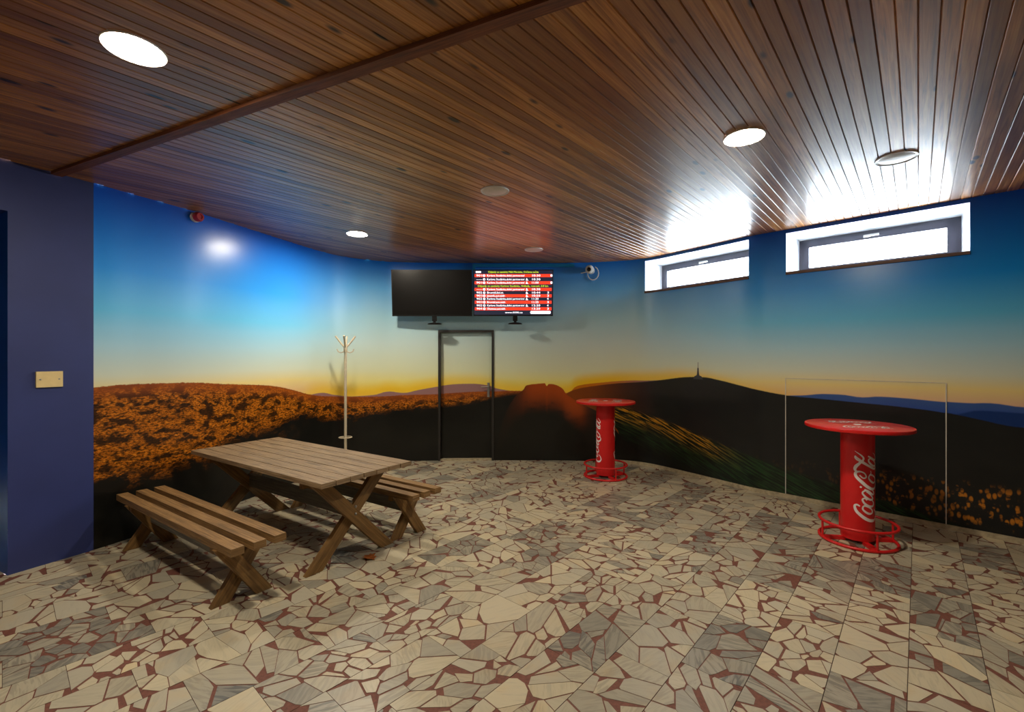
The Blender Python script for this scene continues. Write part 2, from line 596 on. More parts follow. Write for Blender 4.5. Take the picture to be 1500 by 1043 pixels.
M['edge'] = plain('pale_panel_edge', (208, 204, 192), 0.5, 0, 0.05, 20)
M['skirting'] = plain('beige_skirting_stone', (176, 162, 132), 0.55, 0, 0.15, 24)
M['leaf'] = plain('dry_brown_leaf', (168, 92, 26), 0.7, 0, 0.25, 60)
M['bolt'] = plain('zinc_bolt', (150, 148, 142), 0.4, 0.8, 0.05, 40)
M['lens'] = plain('dark_lens', (10, 10, 12), 0.12, 0, 0.0, 40)
M['lamp_on'] = emit('lit_diffuser', (255, 241, 218), LAMP)
M['lamp_off'] = plain('opal_diffuser', (214, 208, 198), 0.35, 0, 0.03, 20)
t = NT('black_glossy_screen')
t.base(t.mix(t.noise(t.obj(), 4.0), lin(10, 8, 7), lin(16, 13, 11)))
t.set(Roughness=0.25)
M['screen_off'] = t.m
M['scr_dark'] = emit('screen_navy', (26, 28, 48), 0.25)
M['scr_red'] = emit('screen_red', (255, 52, 26), 0.34)
M['scr_white'] = emit('screen_white', (255, 250, 255), 0.42)
M['scr_yellow'] = emit('screen_yellow', (226, 240, 20), 0.32)
t = NT('window_glass')
tr = t.n.new('ShaderNodeBsdfTransparent')
tr.inputs[0].default_value = (0.94, 0.97, 0.98, 1)
gl = t.n.new('ShaderNodeBsdfGlossy')
gl.inputs['Roughness'].default_value = 0.02
mx = t.n.new('ShaderNodeMixShader')
mx.inputs[0].default_value = 0.06
t.link(tr.outputs[0], mx.inputs[1])
t.link(gl.outputs[0], mx.inputs[2])
t.link(mx.outputs[0], t.n['Material Output'].inputs['Surface'])
M['glass'] = t.m

# ------------------------------------------------------------------ walls
def svals(s0, s1, step=0.07, extra=()):
    n = max(1, int(round((s1 - s0) / step)))
    v = [s0 + (s1 - s0) * i / n for i in range(n + 1)]
    for e in extra:
        if s0 < e < s1:
            v.append(e)
    v = sorted(v)
    out = [v[0]]
    for x in v[1:]:
        if x - out[-1] > 1e-4:
            out.append(x)
    return out


HOLES = [(DOOR[0], DOOR[1], -1, DOOR[2])] + [(a, b, c, d) for a, b, c, d in WIN]


def wall_piece(name, s0, s1, mat):
    ext = [e for h in HOLES for e in h[:2]]
    ss = svals(s0, s1, 0.07, ext)
    # drop samples that crowd the hole edges
    zs = sorted({-0.03, CEIL + 0.012} | {h[2] for h in HOLES if h[2] > 0} | {h[3] for h in HOLES})
    zs = [z for i, z in enumerate(zs) if i == 0 or z - zs[i - 1] > 1e-4]
    mb = MB()
    for sa, sb in zip(ss, ss[1:]):
        a, b = at_s(sa), at_s(sb)
        for za, zb in zip(zs, zs[1:]):
            sm, zm = (sa + sb) / 2, (za + zb) / 2
            if any(h[0] < sm < h[1] and h[2] < zm < h[3] for h in HOLES):
                continue
            mb.add([(a.x, a.y, za), (b.x, b.y, za), (b.x, b.y, zb), (a.x, a.y, zb)], [(0, 1, 2, 3)],
                   [[(sa, za), (sb, za), (sb, zb), (sa, zb)]])
    me_o = mb.build(name, mat)
    bm = bmesh.new()
    bm.from_mesh(me_o.data)
    bmesh.ops.remove_doubles(bm, verts=bm.verts, dist=1e-5)
    bm.to_mesh(me_o.data)
    bm.free()
    me_o.data.shade_smooth()
    nrm = []
    for v in me_o.data.vertices:
        k = min(range(len(LINE)), key=lambda i: (LINE[i].x - v.co.x) ** 2 + (LINE[i].y - v.co.y) ** 2)
        tt = tan_s(CUM[k])
        nrm.append((tt.y, -tt.x, 0.0))
    me_o.data.normals_split_custom_set_from_vertices(nrm)
    return struct(me_o)


wl = wall_piece('wall_left', 0.0, S_PAINT, M['navy'])
wall_piece('wall_side', S_PAINT, s_of(596), M['mural'])
wall_piece('wall_back_left', s_of(596), s_of(688), M['mural'])
wb = wall_piece('wall_back', s_of(688), s_of(846), M['mural'])
wall_piece('wall_corner', s_of(846), s_of(925), M['mural'])
wr = wall_piece('wall_right', s_of(925), STOT, M['mural'])

# outer skin that closes the thick outside wall except at the openings is the reveal boxes; hall behind the camera
A0 = Vector((-3.79, 3.42))
A1 = Vector((-4.32, 2.38))
HALL = [(5.3, 3.19), (6.1, 2.0), (6.3, -3.2), (-4.9, -3.2), (-4.6, 1.8), (A1.x, A1.y)]
# doorway on the far left: jambs and header
jn = Vector((A1.y - A0.y, A0.x - A1.x)).normalized()   # outward
if jn.x > 0:
    jn = -jn
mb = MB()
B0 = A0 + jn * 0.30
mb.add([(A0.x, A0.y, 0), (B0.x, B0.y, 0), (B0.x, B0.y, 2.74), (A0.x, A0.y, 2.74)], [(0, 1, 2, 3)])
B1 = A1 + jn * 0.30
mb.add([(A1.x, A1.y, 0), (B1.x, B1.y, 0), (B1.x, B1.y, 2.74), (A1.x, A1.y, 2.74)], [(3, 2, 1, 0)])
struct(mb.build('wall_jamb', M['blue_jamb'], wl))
mb = MB()
B1 = A1 + jn * 0.30
mb.prism([(A0.x, A0.y), (A1.x, A1.y), (B1.x, B1.y), (B0.x, B0.y)], 2.74, CEIL + 0.012)
struct(mb.build('wall_header', M['navy'], wl))
mb = MB()
D0, D1 = A0 + jn * 2.2, A1 + jn * 2.2
pts = [B0, D0, D1, B1]
for a, b in zip(pts, pts[1:]):
    mb.add([(a.x, a.y, 0), (b.x, b.y, 0), (b.x, b.y, CEIL), (a.x, a.y, CEIL)], [(0, 1, 2, 3)])
mb.add([(p.x, p.y, CEIL) for p in pts], [(0, 1, 2, 3)])
mb.add([(p.x, p.y, -0.004) for p in [A0, B0, D0, D1, B1, A1]], [(0, 1, 2, 3, 4, 5)])
struct(mb.build('wall_corridor', M['navy']))
mb = MB()
for a, b in zip(HALL, HALL[1:]):
    mb.add([(a[0], a[1], -0.03), (b[0], b[1], -0.03), (b[0], b[1], CEIL + 0.012), (a[0], a[1], CEIL + 0.012)], [(0, 1, 2, 3)])
struct(mb.build('wall_hall', M['hall']))

# low stone skirting on the right-hand wall
mb = MB()
ss = svals(s_of(900), STOT, 0.15)
for sa, sb in zip(ss, ss[1:]):
    q = []
    for s_ in (sa, sb):
        p, tt = at_s(s_), tan_s(s_)
        n_in = Vector((tt.y, -tt.x))
        q += [p + n_in * 0.022, p - n_in * 0.02]
    mb.prism([tuple(q[0]), tuple(q[2]), tuple(q[3]), tuple(q[1])], 0.0, 0.045)
struct(mb.build('baseboard_right', M['skirting']))

# ------------------------------------------------------------------ windows in the right wall
def window(idx, s0, s1, z0, z1):
    p0, p1 = at_s(s0), at_s(s1)
    u = (p1 - p0).normalized()
    out = Vector((-u.y, u.x))
    L = (p1 - p0).length
    u3, o3, z3 = Vector((u.x, u.y, 0)), Vector((out.x, out.y, 0)), Vector((0, 0, 1))
    base = Vector((p0.x, p0.y, 0))
    def P(a, d, z):
        return base + u3 * a + o3 * d + z3 * z
    dep, spl, drop = 0.33, 0.06, 0.045
    w = bpy.data.objects.new('window_%d' % idx, None)
    C.objects.link(w)
    w.location = P(L / 2, dep, z0)
    struct(w)
    # plastered reveal: two splayed jambs, head, and the ledge below
    # the wall curves a little between the ends, so the reveal starts on the wall line itself
    def wall_line(n=10):
        return [at_s(s0 + (s1 - s0) * i / n) for i in range(n + 1)]
    wlp = wall_line()
    mb = MB()
    a0, a1, zt = spl, L - spl, z1 - drop
    mb.add([P(0, 0, z0), P(a0, dep, z0), P(a0, dep, zt), P(0, 0, z1)], [(0, 1, 2, 3)])
    mb.add([P(L, 0, z0), P(a1, dep, z0), P(a1, dep, zt), P(L, 0, z1)], [(0, 3, 2, 1)])
    for k in range(10):
        f0, f1 = k / 10, (k + 1) / 10
        b0, b1 = P(a0 + (a1 - a0) * f0, dep, zt), P(a0 + (a1 - a0) * f1, dep, zt)
        q0, q1 = wlp[k], wlp[k + 1]
        mb.add([(q0.x, q0.y, z1), (q1.x, q1.y, z1), b1, b0], [(0, 1, 2, 3)])
        c0, c1 = P(a0 + (a1 - a0) * f0, dep, z0), P(a0 + (a1 - a0) * f1, dep, z0)
        mb.add([(q0.x, q0.y, z0), (q1.x, q1.y, z0), c1, c0], [(3, 2, 1, 0)])
    mb.build('window_reveal', M['white_plaster'], w)
    # sill board: a thin brown ledge with a front edge proud of the wall
    mb = MB()
    for k in range(10):
        q0, q1 = wlp[k], wlp[k + 1]
        n_in = -out
        pts = [q0 + n_in * 0.02, q1 + n_in * 0.02, q1 + out * 0.06, q0 + out * 0.06]
        mb.prism([tuple(p) for p in pts], z0 - 0.004, z0 + 0.026)
    mb.build('window_sill', M['sill'], w)
    # outer frame, opening sash, pane, handle
    fw = 0.055
    def frame(name, a0, a1, za, zb, d0, d1, wd, mat, par):
        m = MB()
        dm, dh = (d0 + d1) / 2, (d1 - d0) / 2
        m.box(P((a0 + a1) / 2, dm, za + wd / 2), u3, o3, z3, (a1 - a0) / 2, dh, wd / 2)
        m.box(P((a0 + a1) / 2, dm, zb - wd / 2), u3, o3, z3, (a1 - a0) / 2, dh, wd / 2)
        m.box(P(a0 + wd / 2, dm, (za + zb) / 2), u3, o3, z3, wd / 2, dh, (zb - za) / 2)
        m.box(P(a1 - wd / 2, dm, (za + zb) / 2), u3, o3, z3, wd / 2, dh, (zb - za) / 2)
        return m.build(name, mat, par, bevel=0.004)
    frame('window_frame', a0 - 0.01, a1 + 0.01, z0 - 0.01, zt + 0.012, dep, dep + 0.07, fw, M['grey_frame'], w)
    sash = frame('window_sash', a0 + fw - 0.015, a1 - fw + 0.015, z0 + fw - 0.02, zt - fw + 0.02, dep - 0.018, dep + 0.05, 0.062, M['grey_frame'], w)
    m = MB()
    g0, g1, h0, h1 = a0 + fw + 0.035, a1 - fw - 0.035, z0 + fw + 0.03, zt - fw - 0.03
    m.box(P((g0 + g1) / 2, dep + 0.02, (h0 + h1) / 2), u3, o3, z3, (g1 - g0) / 2, 0.004, (h1 - h0) / 2)
    m.build('pane', M['glass'], sash)
    m = MB()
    hc = P(L * 0.47, dep - 0.03, zt - fw - 0.008)
    m.box(hc, u3, o3, z3, 0.03, 0.012, 0.012)
    m.box(hc + u3 * 0.045 - o3 * 0.022, u3, o3, z3, 0.062, 0.009, 0.010)
    m.build('handle', M['white'], sash, bevel=0.004)
    # daylight portal in the opening (guides sampling of the sky only)
    ld = bpy.data.lights.new('daylight_portal', 'AREA')
    ld.shape = 'RECTANGLE'
    ld.size, ld.size_y = L, z1 - z0
    ld.cycles.is_portal = True
    lo = bpy.data.objects.new('daylight_portal', ld)
    C.objects.link(lo)
    lo.location = P(L / 2, dep + 0.10, (z0 + z1) / 2)
    lo.rotation_euler = (-o3).to_track_quat('-Z', 'Y').to_euler()
    return w


for i, wv in enumerate(WIN):
    window(i + 1, *wv)

# ------------------------------------------------------------------ door in the back wall, papered with the mural
dp0, dp1 = at_s(DOOR[0]), at_s(DOOR[1])
du = (dp1 - dp0).normalized()
dout = Vector((-du.y, du.x))
DL = (dp1 - dp0).length
du3, do3, Z3 = Vector((du.x, du.y, 0)), Vector((dout.x, dout.y, 0)), Vector((0, 0, 1))
dbase = Vector((dp0.x, dp0.y, 0))
def DP(a, d, z):
    return dbase + du3 * a + do3 * d + Z3 * z
door = bpy.data.objects.new('door_1', None)
C.objects.link(door)
door.location = DP(DL / 2, 0.05, 0)
struct(door)
mb = MB()
fwid = 0.035
for a in (fwid / 2, DL - fwid / 2):
    mb.box(DP(a, 0.055, DOOR[2] / 2 - 0.01), du3, do3, Z3, fwid / 2, 0.075, DOOR[2] / 2 + 0.01)
mb.box(DP(DL / 2, 0.055, DOOR[2] - fwid / 2), du3, do3, Z3, DL / 2 - fwid, 0.075, fwid / 2)
mb.build('door_frame', M['door_frame'], door, bevel=0.003)
mb = MB()
a0, a1, zt = fwid, DL - fwid, DOOR[2] - fwid
vs = [DP(a0, 0.075, 0.02), DP(a1, 0.075, 0.02), DP(a1, 0.075, zt), DP(a0, 0.075, zt),
      DP(a0, 0.115, 0.02), DP(a1, 0.115, 0.02), DP(a1, 0.115, zt), DP(a0, 0.115, zt)]
uvf = [(DOOR[0] + a0, 0.02), (DOOR[0] + a1, 0.02), (DOOR[0] + a1, zt), (DOOR[0] + a0, zt)]
mb.add(vs, [(0, 1, 2, 3), (7, 6, 5, 4), (0, 4, 5, 1), (3, 2, 6, 7)], [uvf] * 4)
leaf = mb.build('door_leaf', M['mural'], door)
mb = MB()
mb.box(DP(DL / 2, 0.06, -0.004), du3, do3, Z3, DL / 2 - 0.002, 0.07, 0.026)
mb.build('threshold', M['skirting'], door)
mb = MB()
mb.box(DP(DL - fwid - 0.055, 0.070, 1.11), du3, do3, Z3, 0.018, 0.006, 0.115)
mb.tube([DP(DL - fwid - 0.055, 0.066, 1.16), DP(DL - fwid - 0.055, 0.02, 1.16), DP(DL - fwid - 0.075, 0.015, 1.16), DP(DL - fwid - 0.17, 0.017, 1.16)], 0.009, 8)
mb.build('door_handle', M['steel'], leaf, smooth=40)

# ------------------------------------------------------------------ ceiling: slab, boards, trim
ROOM = [tuple(at_s(s)) for s in svals(0, STOT, 0.12)] + HALL[1:]
mb = MB()
mb.prism(list(reversed(ROOM)), CEIL + 0.026, CEIL + 0.16)
ceiling = struct(mb.build('ceiling', M['trim_wood']))
BD = Vector((0.666, 0.746)).normalized()       # direction of the boards and of the floor strips
BN = Vector((BD.y, -BD.x))
PITCH = 0.0737
T0, T1 = Vector((-3.73, 3.684)), Vector((0.142, 1.892))
TD = (T1 - T0).normalized()
TN = Vector((TD.y, -TD.x))


def chords(poly, n0, D, N):
    hits = []
    for a, b in zip(poly, poly[1:] + poly[:1]):
        a, b = Vector(a), Vector(b)
        fa, fb = a.dot(N) - n0, b.dot(N) - n0
        if (fa < 0) != (fb < 0):
            hits.append((a + (b - a) * (fa / (fa - fb))).dot(D))
    hits.sort()
    return list(zip(hits[::2], hits[1::2]))


def board(n0, t0, t1):
    mb = MB()
    h = PITCH / 2
    prof = [(-h + 0.0006, 0.026), (-h + 0.0006, 0.0055), (-h + 0.0045, 0.0), (h - 0.0045, 0.0), (h - 0.0006, 0.0055), (h - 0.0006, 0.026)]
    vs, fs, us = [], [], []
    for tt in (t0, t1):
        for w, z in prof:
            p = BN * (n0 + w) + BD * tt
            vs.append((p.x, p.y, CEIL + z))
    for k in range(5):
        fs.append((k, k + 1, k + 7, k + 6))
        w0, w1 = prof[k][0], prof[k + 1][0]
        us.append([(t0, w0), (t0, w1), (t1, w1), (t1, w0)])
    fs.append((0, 1, 2, 3, 4, 5))
    us.append([(0, 0)] * 6)
    fs.append((11, 10, 9, 8, 7, 6))
    us.append([(0, 0)] * 6)
    mb.add(vs, fs, us)
    return mb.build('board', M['board'], ceiling)


ns = [Vector(p).dot(BN) for p in ROOM]
k = math.floor(min(ns) / PITCH)
while k * PITCH < max(ns):
    n0 = (k + 0.5) * PITCH
    for t0, t1 in chords(ROOM, n0, BD, BN):
        # where the trim line crosses this board
        den = BD.dot(TN)
        tc = (T0.dot(TN) - (BN * n0).dot(TN)) / den
        if t0 + 0.05 < tc < t1 - 0.05:
            board(n0, t0 - 0.05, tc - 0.001)
            board(n0, tc + 0.001, t1 + 0.05)
        else:
            board(n0, t0 - 0.05, t1 + 0.05)
    k += 1
hit = chords(ROOM, T0.dot(TN), TD, TN)
q0, q1 = hit[0][0], hit[-1][1]
mid = TN * T0.dot(TN) + TD * ((q0 + q1) / 2)
mb = MB()
mb.box((mid.x, mid.y, CEIL - 0.011), (TD.x, TD.y, 0), (TN.x, TN.y, 0), (0, 0, 1), (q1 - q0) / 2 - 0.02, 0.034, 0.013)
struct(mb.build('trim_1', M['trim_wood'], bevel=0.003))

# ------------------------------------------------------------------ floor of marble pieces set in red-brown mortar
TILE = 0.305
N_OFF = -0.04
mb = MB()
mb.prism(list(reversed(ROOM)), -0.12, -0.006)
floor = struct(mb.build('floor', M['screed']))


def clip(poly, n, d):
    """keep the side n.p <= d"""
    out = []
    for i in range(len(poly)):
        a, b = poly[i], poly[(i + 1) % len(poly)]
        fa, fb = a.dot(n) - d, b.dot(n) - d
        if fa <= 0:
            out.append(a)
        if (fa < 0 < fb) or (fb < 0 < fa):
            out.append(a + (b - a) * (fa / (fa - fb)))
    return out


def area(p):
    return abs(sum(p[i].x * p[(i + 1) % len(p)].y - p[(i + 1) % len(p)].x * p[i].y for i in range(len(p)))) / 2


def inside(pt, poly):
    c = False
    for a, b in zip(poly, poly[1:] + poly[:1]):
        if (a[1] > pt.y) != (b[1] > pt.y) and pt.x < (b[0] - a[0]) * (pt.y - a[1]) / (b[1] - a[1]) + a[0]:
            c = not c
    return c


# grow the room outline a little so edge tiles run under the walls
cells = []
RR = random.Random(21)
for i in range(-24, 26):
    for j in range(-7, 15):
        c = BN * (N_OFF + (i + 0.5) * TILE) + BD * ((j + 0.5 + 0.37 * (i % 3)) * 2 * TILE)
        near = any(inside(c + Vector((dx, dy)), ROOM) for dx in (-0.3, 0, 0.3) for dy in (-0.3, 0, 0.3))
        if not near or c.y < -0.6:
            continue
        cells.append((i, j, c))


def view_weight(c, a):
    if c.y < 1.7 or abs(c.x / c.y) > 1.2:
        return a * 1e-4 / (1 + abs(c.y))
    return a / c.y ** 3


tiles, stones = [], []
for i, j, c in cells:
    h = TILE / 2 - 0.0014
    hl = TILE - 0.0008
    sq = [c + BN * sx * h + BD * sy * hl for sx, sy in ((-1, -1), (1, -1), (1, 1), (-1, 1))]
    tiles.append((view_weight(c, 2 * TILE * TILE), sq))
    theme = RR.random()
    greyness = 0.85 if theme < 0.24 else (0.12 if theme < 0.72 else 0.4)
    npt = RR.choice((10, 11, 12, 14, 16, 18, 23))
    ang = RR.uniform(0, math.pi)
    ax = Vector((math.cos(ang), math.sin(ang)))
    ay = Vector((-ax.y, ax.x))
    st = RR.uniform(1.0, 2.0)
    seeds = []
    tries = 0
    while len(seeds) < npt and tries < 400:
        tries += 1
        p = c + BN * RR.uniform(-h, h) + BD * RR.uniform(-hl, hl)
        if all(((p - q).dot(ax) / st) ** 2 + (p - q).dot(ay) ** 2 > (0.042 * RR.uniform(0.5, 1.5)) ** 2 for q in seeds):
            seeds.append(p)
    wt = {id(q): RR.uniform(-0.016, 0.016) for q in seeds}
    def metric(v):
        return Vector((v.dot(ax) / st, v.dot(ay)))
    for a in seeds:
        poly = [c + BN * sx * (h - 0.0004) + BD * sy * (hl - 0.0004) for sx, sy in ((-1, -1), (1, -1), (1, 1), (-1, 1))]
        for b in seeds:
            if b is a:
                continue
            # anisotropic bisector
            d = metric(b - a)
            n = ax * (d.x / st) + ay * d.y
            ln = n.length
            n = n / ln
            m = (a + b) / 2
            gap = RR.choice((0.001, 0.0015, 0.002, 0.003, 0.0045, 0.0065, 0.009))
            poly = clip(poly, n, m.dot(n) - gap + wt[id(a)] - wt[id(b)])
            if len(poly) < 3:
                break
        if len(poly) < 3:
            continue
        # knock off a random corner now and then
        for _ in range(RR.choice((0, 1, 1, 2))):
            if len(poly) < 4:
                break
            q = poly[RR.randrange(len(poly))]
            n = (q - a).normalized()
            rot = RR.uniform(-0.5, 0.5)
            n = Vector((n.x * math.cos(rot) - n.y * math.sin(rot), n.x * math.sin(rot) + n.y * math.cos(rot)))
            poly = clip(poly, n, q.dot(n) - RR.uniform(0.006, 0.030))
        pp = []
        for q in poly:
            if not pp or (q - pp[-1]).length > 0.003:
                pp.append(q)
        if len(pp) < 3 or area(pp) < 0.00025:
            continue
        if sum(pp[k_].x * pp[(k_ + 1) % len(pp)].y - pp[(k_ + 1) % len(pp)].x * pp[k_].y for k_ in range(len(pp))) < 0:
            pp.reverse()
        g = greyness + RR.uniform(-0.15, 0.15)
        if RR.random() < 0.15:
            g = RR.random()
        tone = (min(1, max(0, g)), RR.random(), RR.random())
        stones.append((view_weight(c, area(pp)), pp, tone))


def stone_mesh(name, lst, mat, z0, z1, parent, tones=None):
    mb = MB()
    cnt = []
    for p in lst:
        mb.prism([tuple(q) for q in p], z0, z1)
        cnt.append(2 * len(p))
    o = mb.build(name, mat, parent)
    if tones:
        at = o.data.attributes.new('tone', 'FLOAT_VECTOR', 'POINT')
        vals = []
        for n_, t_ in zip(cnt, tones):
            vals += list(t_) * n_
        at.data.foreach_set('vector', vals)
    return o


tiles.sort(key=lambda a: -a[0])
stones.sort(key=lambda a: -a[0])
for w_, sq in tiles[:300]:
    stone_mesh('tile', [sq], M['mortar'], -0.02, -0.0018, floor)
stone_mesh('tile_field', [sq for _, sq in tiles[300:]], M['mortar'], -0.02, -0.0018, floor)['kind'] = 'stuff'
for w_, pp, tn in stones[:300]:
    stone_mesh('stone', [pp], M['stone'], -0.012, 0.0, floor, [tn])
stone_mesh('stone_field', [p for _, p, _ in stones[300:]], M['stone'], -0.012, 0.0, floor, [t_ for _, _, t_ in stones[300:]])['kind'] = 'stuff'

# ------------------------------------------------------------------ ceiling downlights
def downlight(p, lit, label, name='downlight'):
    e = thing(name, label, 'ceiling light', (p.x, p.y, CEIL), 'round recessed ceiling lights')
    m = MB()
    m.lathe((p.x, p.y, CEIL + 0.004), [(0.105, -0.006), (0.125, -0.012), (0.128, -0.004), (0.128, 0.0)], 40, cap=False)
    m.build('rim', M['white'], e, smooth=40)
    m = MB()
    k = 0.4
    m.lathe((p.x, p.y, CEIL + 0.002), [(0.0, -0.034 * k), (0.04, -0.0325 * k), (0.075, -0.027 * k), (0.096, -0.018 * k), (0.106, -0.006), (0.106, 0.0)], 40, cap=False)
    m.build('diffuser', M['lamp_on' if lit else 'lamp_off'], e, smooth=40)


downlight(ceil_pt(197, 71), True, 'lit round downlight across the ceiling trim strip from the televisions')
downlight(ceil_pt(1090, 200), True, 'lit round downlight in the ceiling close to the windows')
downlight(ceil_pt(523, 342), True, 'lit round downlight above the coat stand')
downlight(ceil_pt(725, 279), False, 'unlit round white downlight in the middle of the ceiling')
downlight(ceil_pt(782, 365), False, 'unlit round white downlight in front of the televisions')
downlight(ceil_pt(1313, 231), False, 'unlit round downlight washed out by the glare of the larger window')

# ------------------------------------------------------------------ picnic table and benches
TU = Vector((0.832, -0.555, 0))
TV = Vector((0.555, 0.832, 0))
TC = Vector((-1.987, 4.168, 0))


def x_leg(e, c, u, v, uo, z_top, foot, head, wd, th, mat):
    """two boards crossing in the plane across the table, each a mesh of its own"""
    for sgn, sh in ((1, -0.5), (-1, 0.5)):
        a = c + u * (uo + sh * th) + v * (-sgn * foot) + Z3 * 0.0
        b = c + u * (uo + sh * th) + v * (sgn * head) + Z3 * z_top
        d = (b - a).normalized()
        side = u.cross(d).normalized()
        m = MB()
        # cut level at floor and top: sheared ends
        k = wd / 2 / abs(d.z)
        vs = []
        for du_ in (-th / 2, th / 2):
            for p, zz in ((a, 0.0), (b, z_top)):
                for sg in (-1, 1):
                    q = p + v * (sg * k) + u * du_
                    vs.append((q.x, q.y, zz))
        L = (b - a).length
        o = R.uniform(0, 30)
        fs = [(0, 1, 3, 2), (5, 4, 6, 7), (0, 2, 6, 4), (1, 5, 7, 3), (0, 4, 5, 1), (2, 3, 7, 6)]
        us = [[(o, 0), (o, wd), (o + L, wd), (o + L, 0)], [(o, wd), (o, 0), (o + L, 0), (o + L, wd)], [(o, 0), (o + L, 0), (o + L, th), (o, th)],
              [(o, 0), (o, th), (o + L, th), (o + L, 0)], [(0, 0)] * 4, [(0, 0)] * 4]
        m.add(vs, fs, us)
        m.build('leg', mat, e, bevel=0.003)


table = thing('picnic_table', 'long weathered plank picnic table with crossed legs between two benches', 'table', TC)
npl, tw, tl = 7, 0.868, 2.10
pw = tw / npl
for k in range(npl):
    c = TC + TV * (-tw / 2 + pw * (k + 0.5)) + Z3 * (0.722 + R.uniform(-0.001, 0.001))
    MB().box(c + TU * R.uniform(-0.004, 0.004), TU, TV, Z3, tl / 2, pw / 2 - 0.0042, 0.018).build('plank', M['table_wood'], table, bevel=0.004)
for sg in (-1, 1):
    x_leg(table, TC, TU, TV, sg * 0.82, 0.704, 0.335, 0.335, 0.10, 0.045, M['leg_wood'])
    MB().box(TC + TU * sg * (0.82 - 0.07) + Z3 * 0.677, TV, TU, Z3, 0.40, 0.022, 0.027).build('cleat', M['leg_wood'], table, bevel=0.003)
MB().box(TC + Z3 * 0.40, TU, TV, Z3, 0.80, 0.022, 0.06).build('stretcher', M['rail_wood'], table, bevel=0.003)
for dz in (0.37, 0.43):
    MB().lathe(TC + TU * 0.866 + Z3 * dz, [(0.011, -0.002), (0.011, 0.003), (0.005, 0.007)], 10, (TU.x, TU.y, 0)).build('bolt', M['bolt'], table)


def bench(c, label):
    e = thing('bench', label, 'bench', c, 'slatted benches of the picnic table')
    for k in (-1, 0, 1):
        MB().box(c + TV * k * 0.135 + Z3 * 0.415 + TU * R.uniform(-0.006, 0.006), TU, TV, Z3, 1.025, 0.040, 0.025).build('slat', M['bench_wood'], e, bevel=0.004)
    for sg in (-1, 1):
        x_leg(e, c, TU, TV, sg * 0.79, 0.391, 0.135, 0.135, 0.095, 0.042, M['leg_wood'])
        MB().box(c + TU * sg * (0.79 - 0.062) + Z3 * 0.368, TV, TU, Z3, 0.165, 0.02, 0.023).build('cleat', M['leg_wood'], e, bevel=0.003)
    MB().box(c + Z3 * 0.26, TU, TV, Z3, 0.77, 0.02, 0.05).build('stretcher', M['rail_wood'], e, bevel=0.003)


bench(TC - TV * 0.80 - TU * 0.087, 'slatted wooden bench on the blue pillar side of the picnic table')
bench(TC + TV * 0.60 + TU * 0.05, 'slatted wooden bench half under the picnic table, on its door side')

# ------------------------------------------------------------------ red bar tables with script lettering
# centre lines of the script: lists of (x, y, width); x along the word, y up, cap height 2.95, length 9
SCRIPT = [
    [(1.9, 2.38, .16), (2.06, 2.7, .22), (1.85, 2.93, .26), (1.25, 2.76, .34), (.75, 2.29, .38), (.35, 1.75, .40), (.1, 1.1, .38), (.15, .42, .32), (.6, .04, .22), (1.15, .2, .14), (1.5, .55, .1)],
    [(1.9, 2.05, .16), (1.55, 2.08, .2), (1.2, 1.75, .26), (1.0, 1.3, .28), (1.12, .9, .2), (1.5, .95, .16), (1.85, 1.4, .2), (2.0, 1.85, .2), (1.9, 2.05, .16), (2.15, 1.85, .1), (2.4, 1.95, .1)],
    [(2.75, 1.6, .2), (2.98, 1.86, .18), (2.78, 2.12, .2), (2.3, 1.88, .26), (1.95, 1.3, .28), (2.0, .75, .24), (2.4, .66, .16), (2.8, 1.0, .1)],
    [(3.95, 1.75, .14), (3.85, 2.02, .18), (3.55, 2.1, .2), (3.08, 1.7, .26), (2.8, 1.15, .26), (2.95, .8, .2), (3.4, 1.15, .14), (3.85, 1.7, .14)],
    [(4.1, 1.92, .2), (3.85, 1.4, .26), (3.45, .85, .24), (3.6, .6, .18), (3.95, .8, .12), (4.25, 1.2, .08)],
    [(4.3, 2.34, .22), (4.48, 2.24, .22)],
    [(5.9, 2.43, .14), (5.55, 2.05, .16), (5.7, 1.72, .16), (6.15, 1.88, .16), (6.36, 2.35, .2), (6.2, 2.8, .28), (5.7, 2.78, .34), (5.05, 2.2, .38), (4.45, 1.55, .38), (4.15, .87, .34), (4.35, .25, .24), (4.8, .1, .14), (5.2, .35, .08)],
    [(6.3, 2.72, .2), (6.6, 2.9, .3), (7.0, 2.78, .36), (7.4, 2.45, .3), (7.8, 2.1, .22), (8.15, 2.02, .2), (8.5, 2.3, .16), (8.95, 2.9, .05)],
    [(5.95, 1.3, .14), (5.6, 1.42, .18), (5.2, 1.15, .24), (4.95, .7, .24), (5.1, .32, .18), (5.5, .35, .16), (5.9, .8, .2), (6.0, 1.2, .18), (5.95, 1.3, .14), (6.2, 1.1, .1), (6.5, 1.15, .08)],
    [(6.7, .7, .08), (7.3, 1.5, .12), (7.85, 2.3, .14), (8.15, 2.72, .16), (8.3, 2.86, .16), (8.0, 2.82, .18), (7.7, 2.4, .22), (7.2, 1.5, .28), (6.8, .75, .28), (6.75, .3, .22), (7.1, .3, .12)],
    [(8.1, 1.2, .14), (7.95, 1.42, .18), (7.6, 1.35, .22), (7.2, .9, .26), (7.1, .45, .22), (7.35, .25, .16), (7.8, .7, .14), (8.1, 1.2, .14)],
    [(8.4, 1.5, .18), (8.05, .9, .26), (7.85, .4, .22), (8.1, .2, .16), (8.5, .45, .1), (8.8, .8, .06)],
]


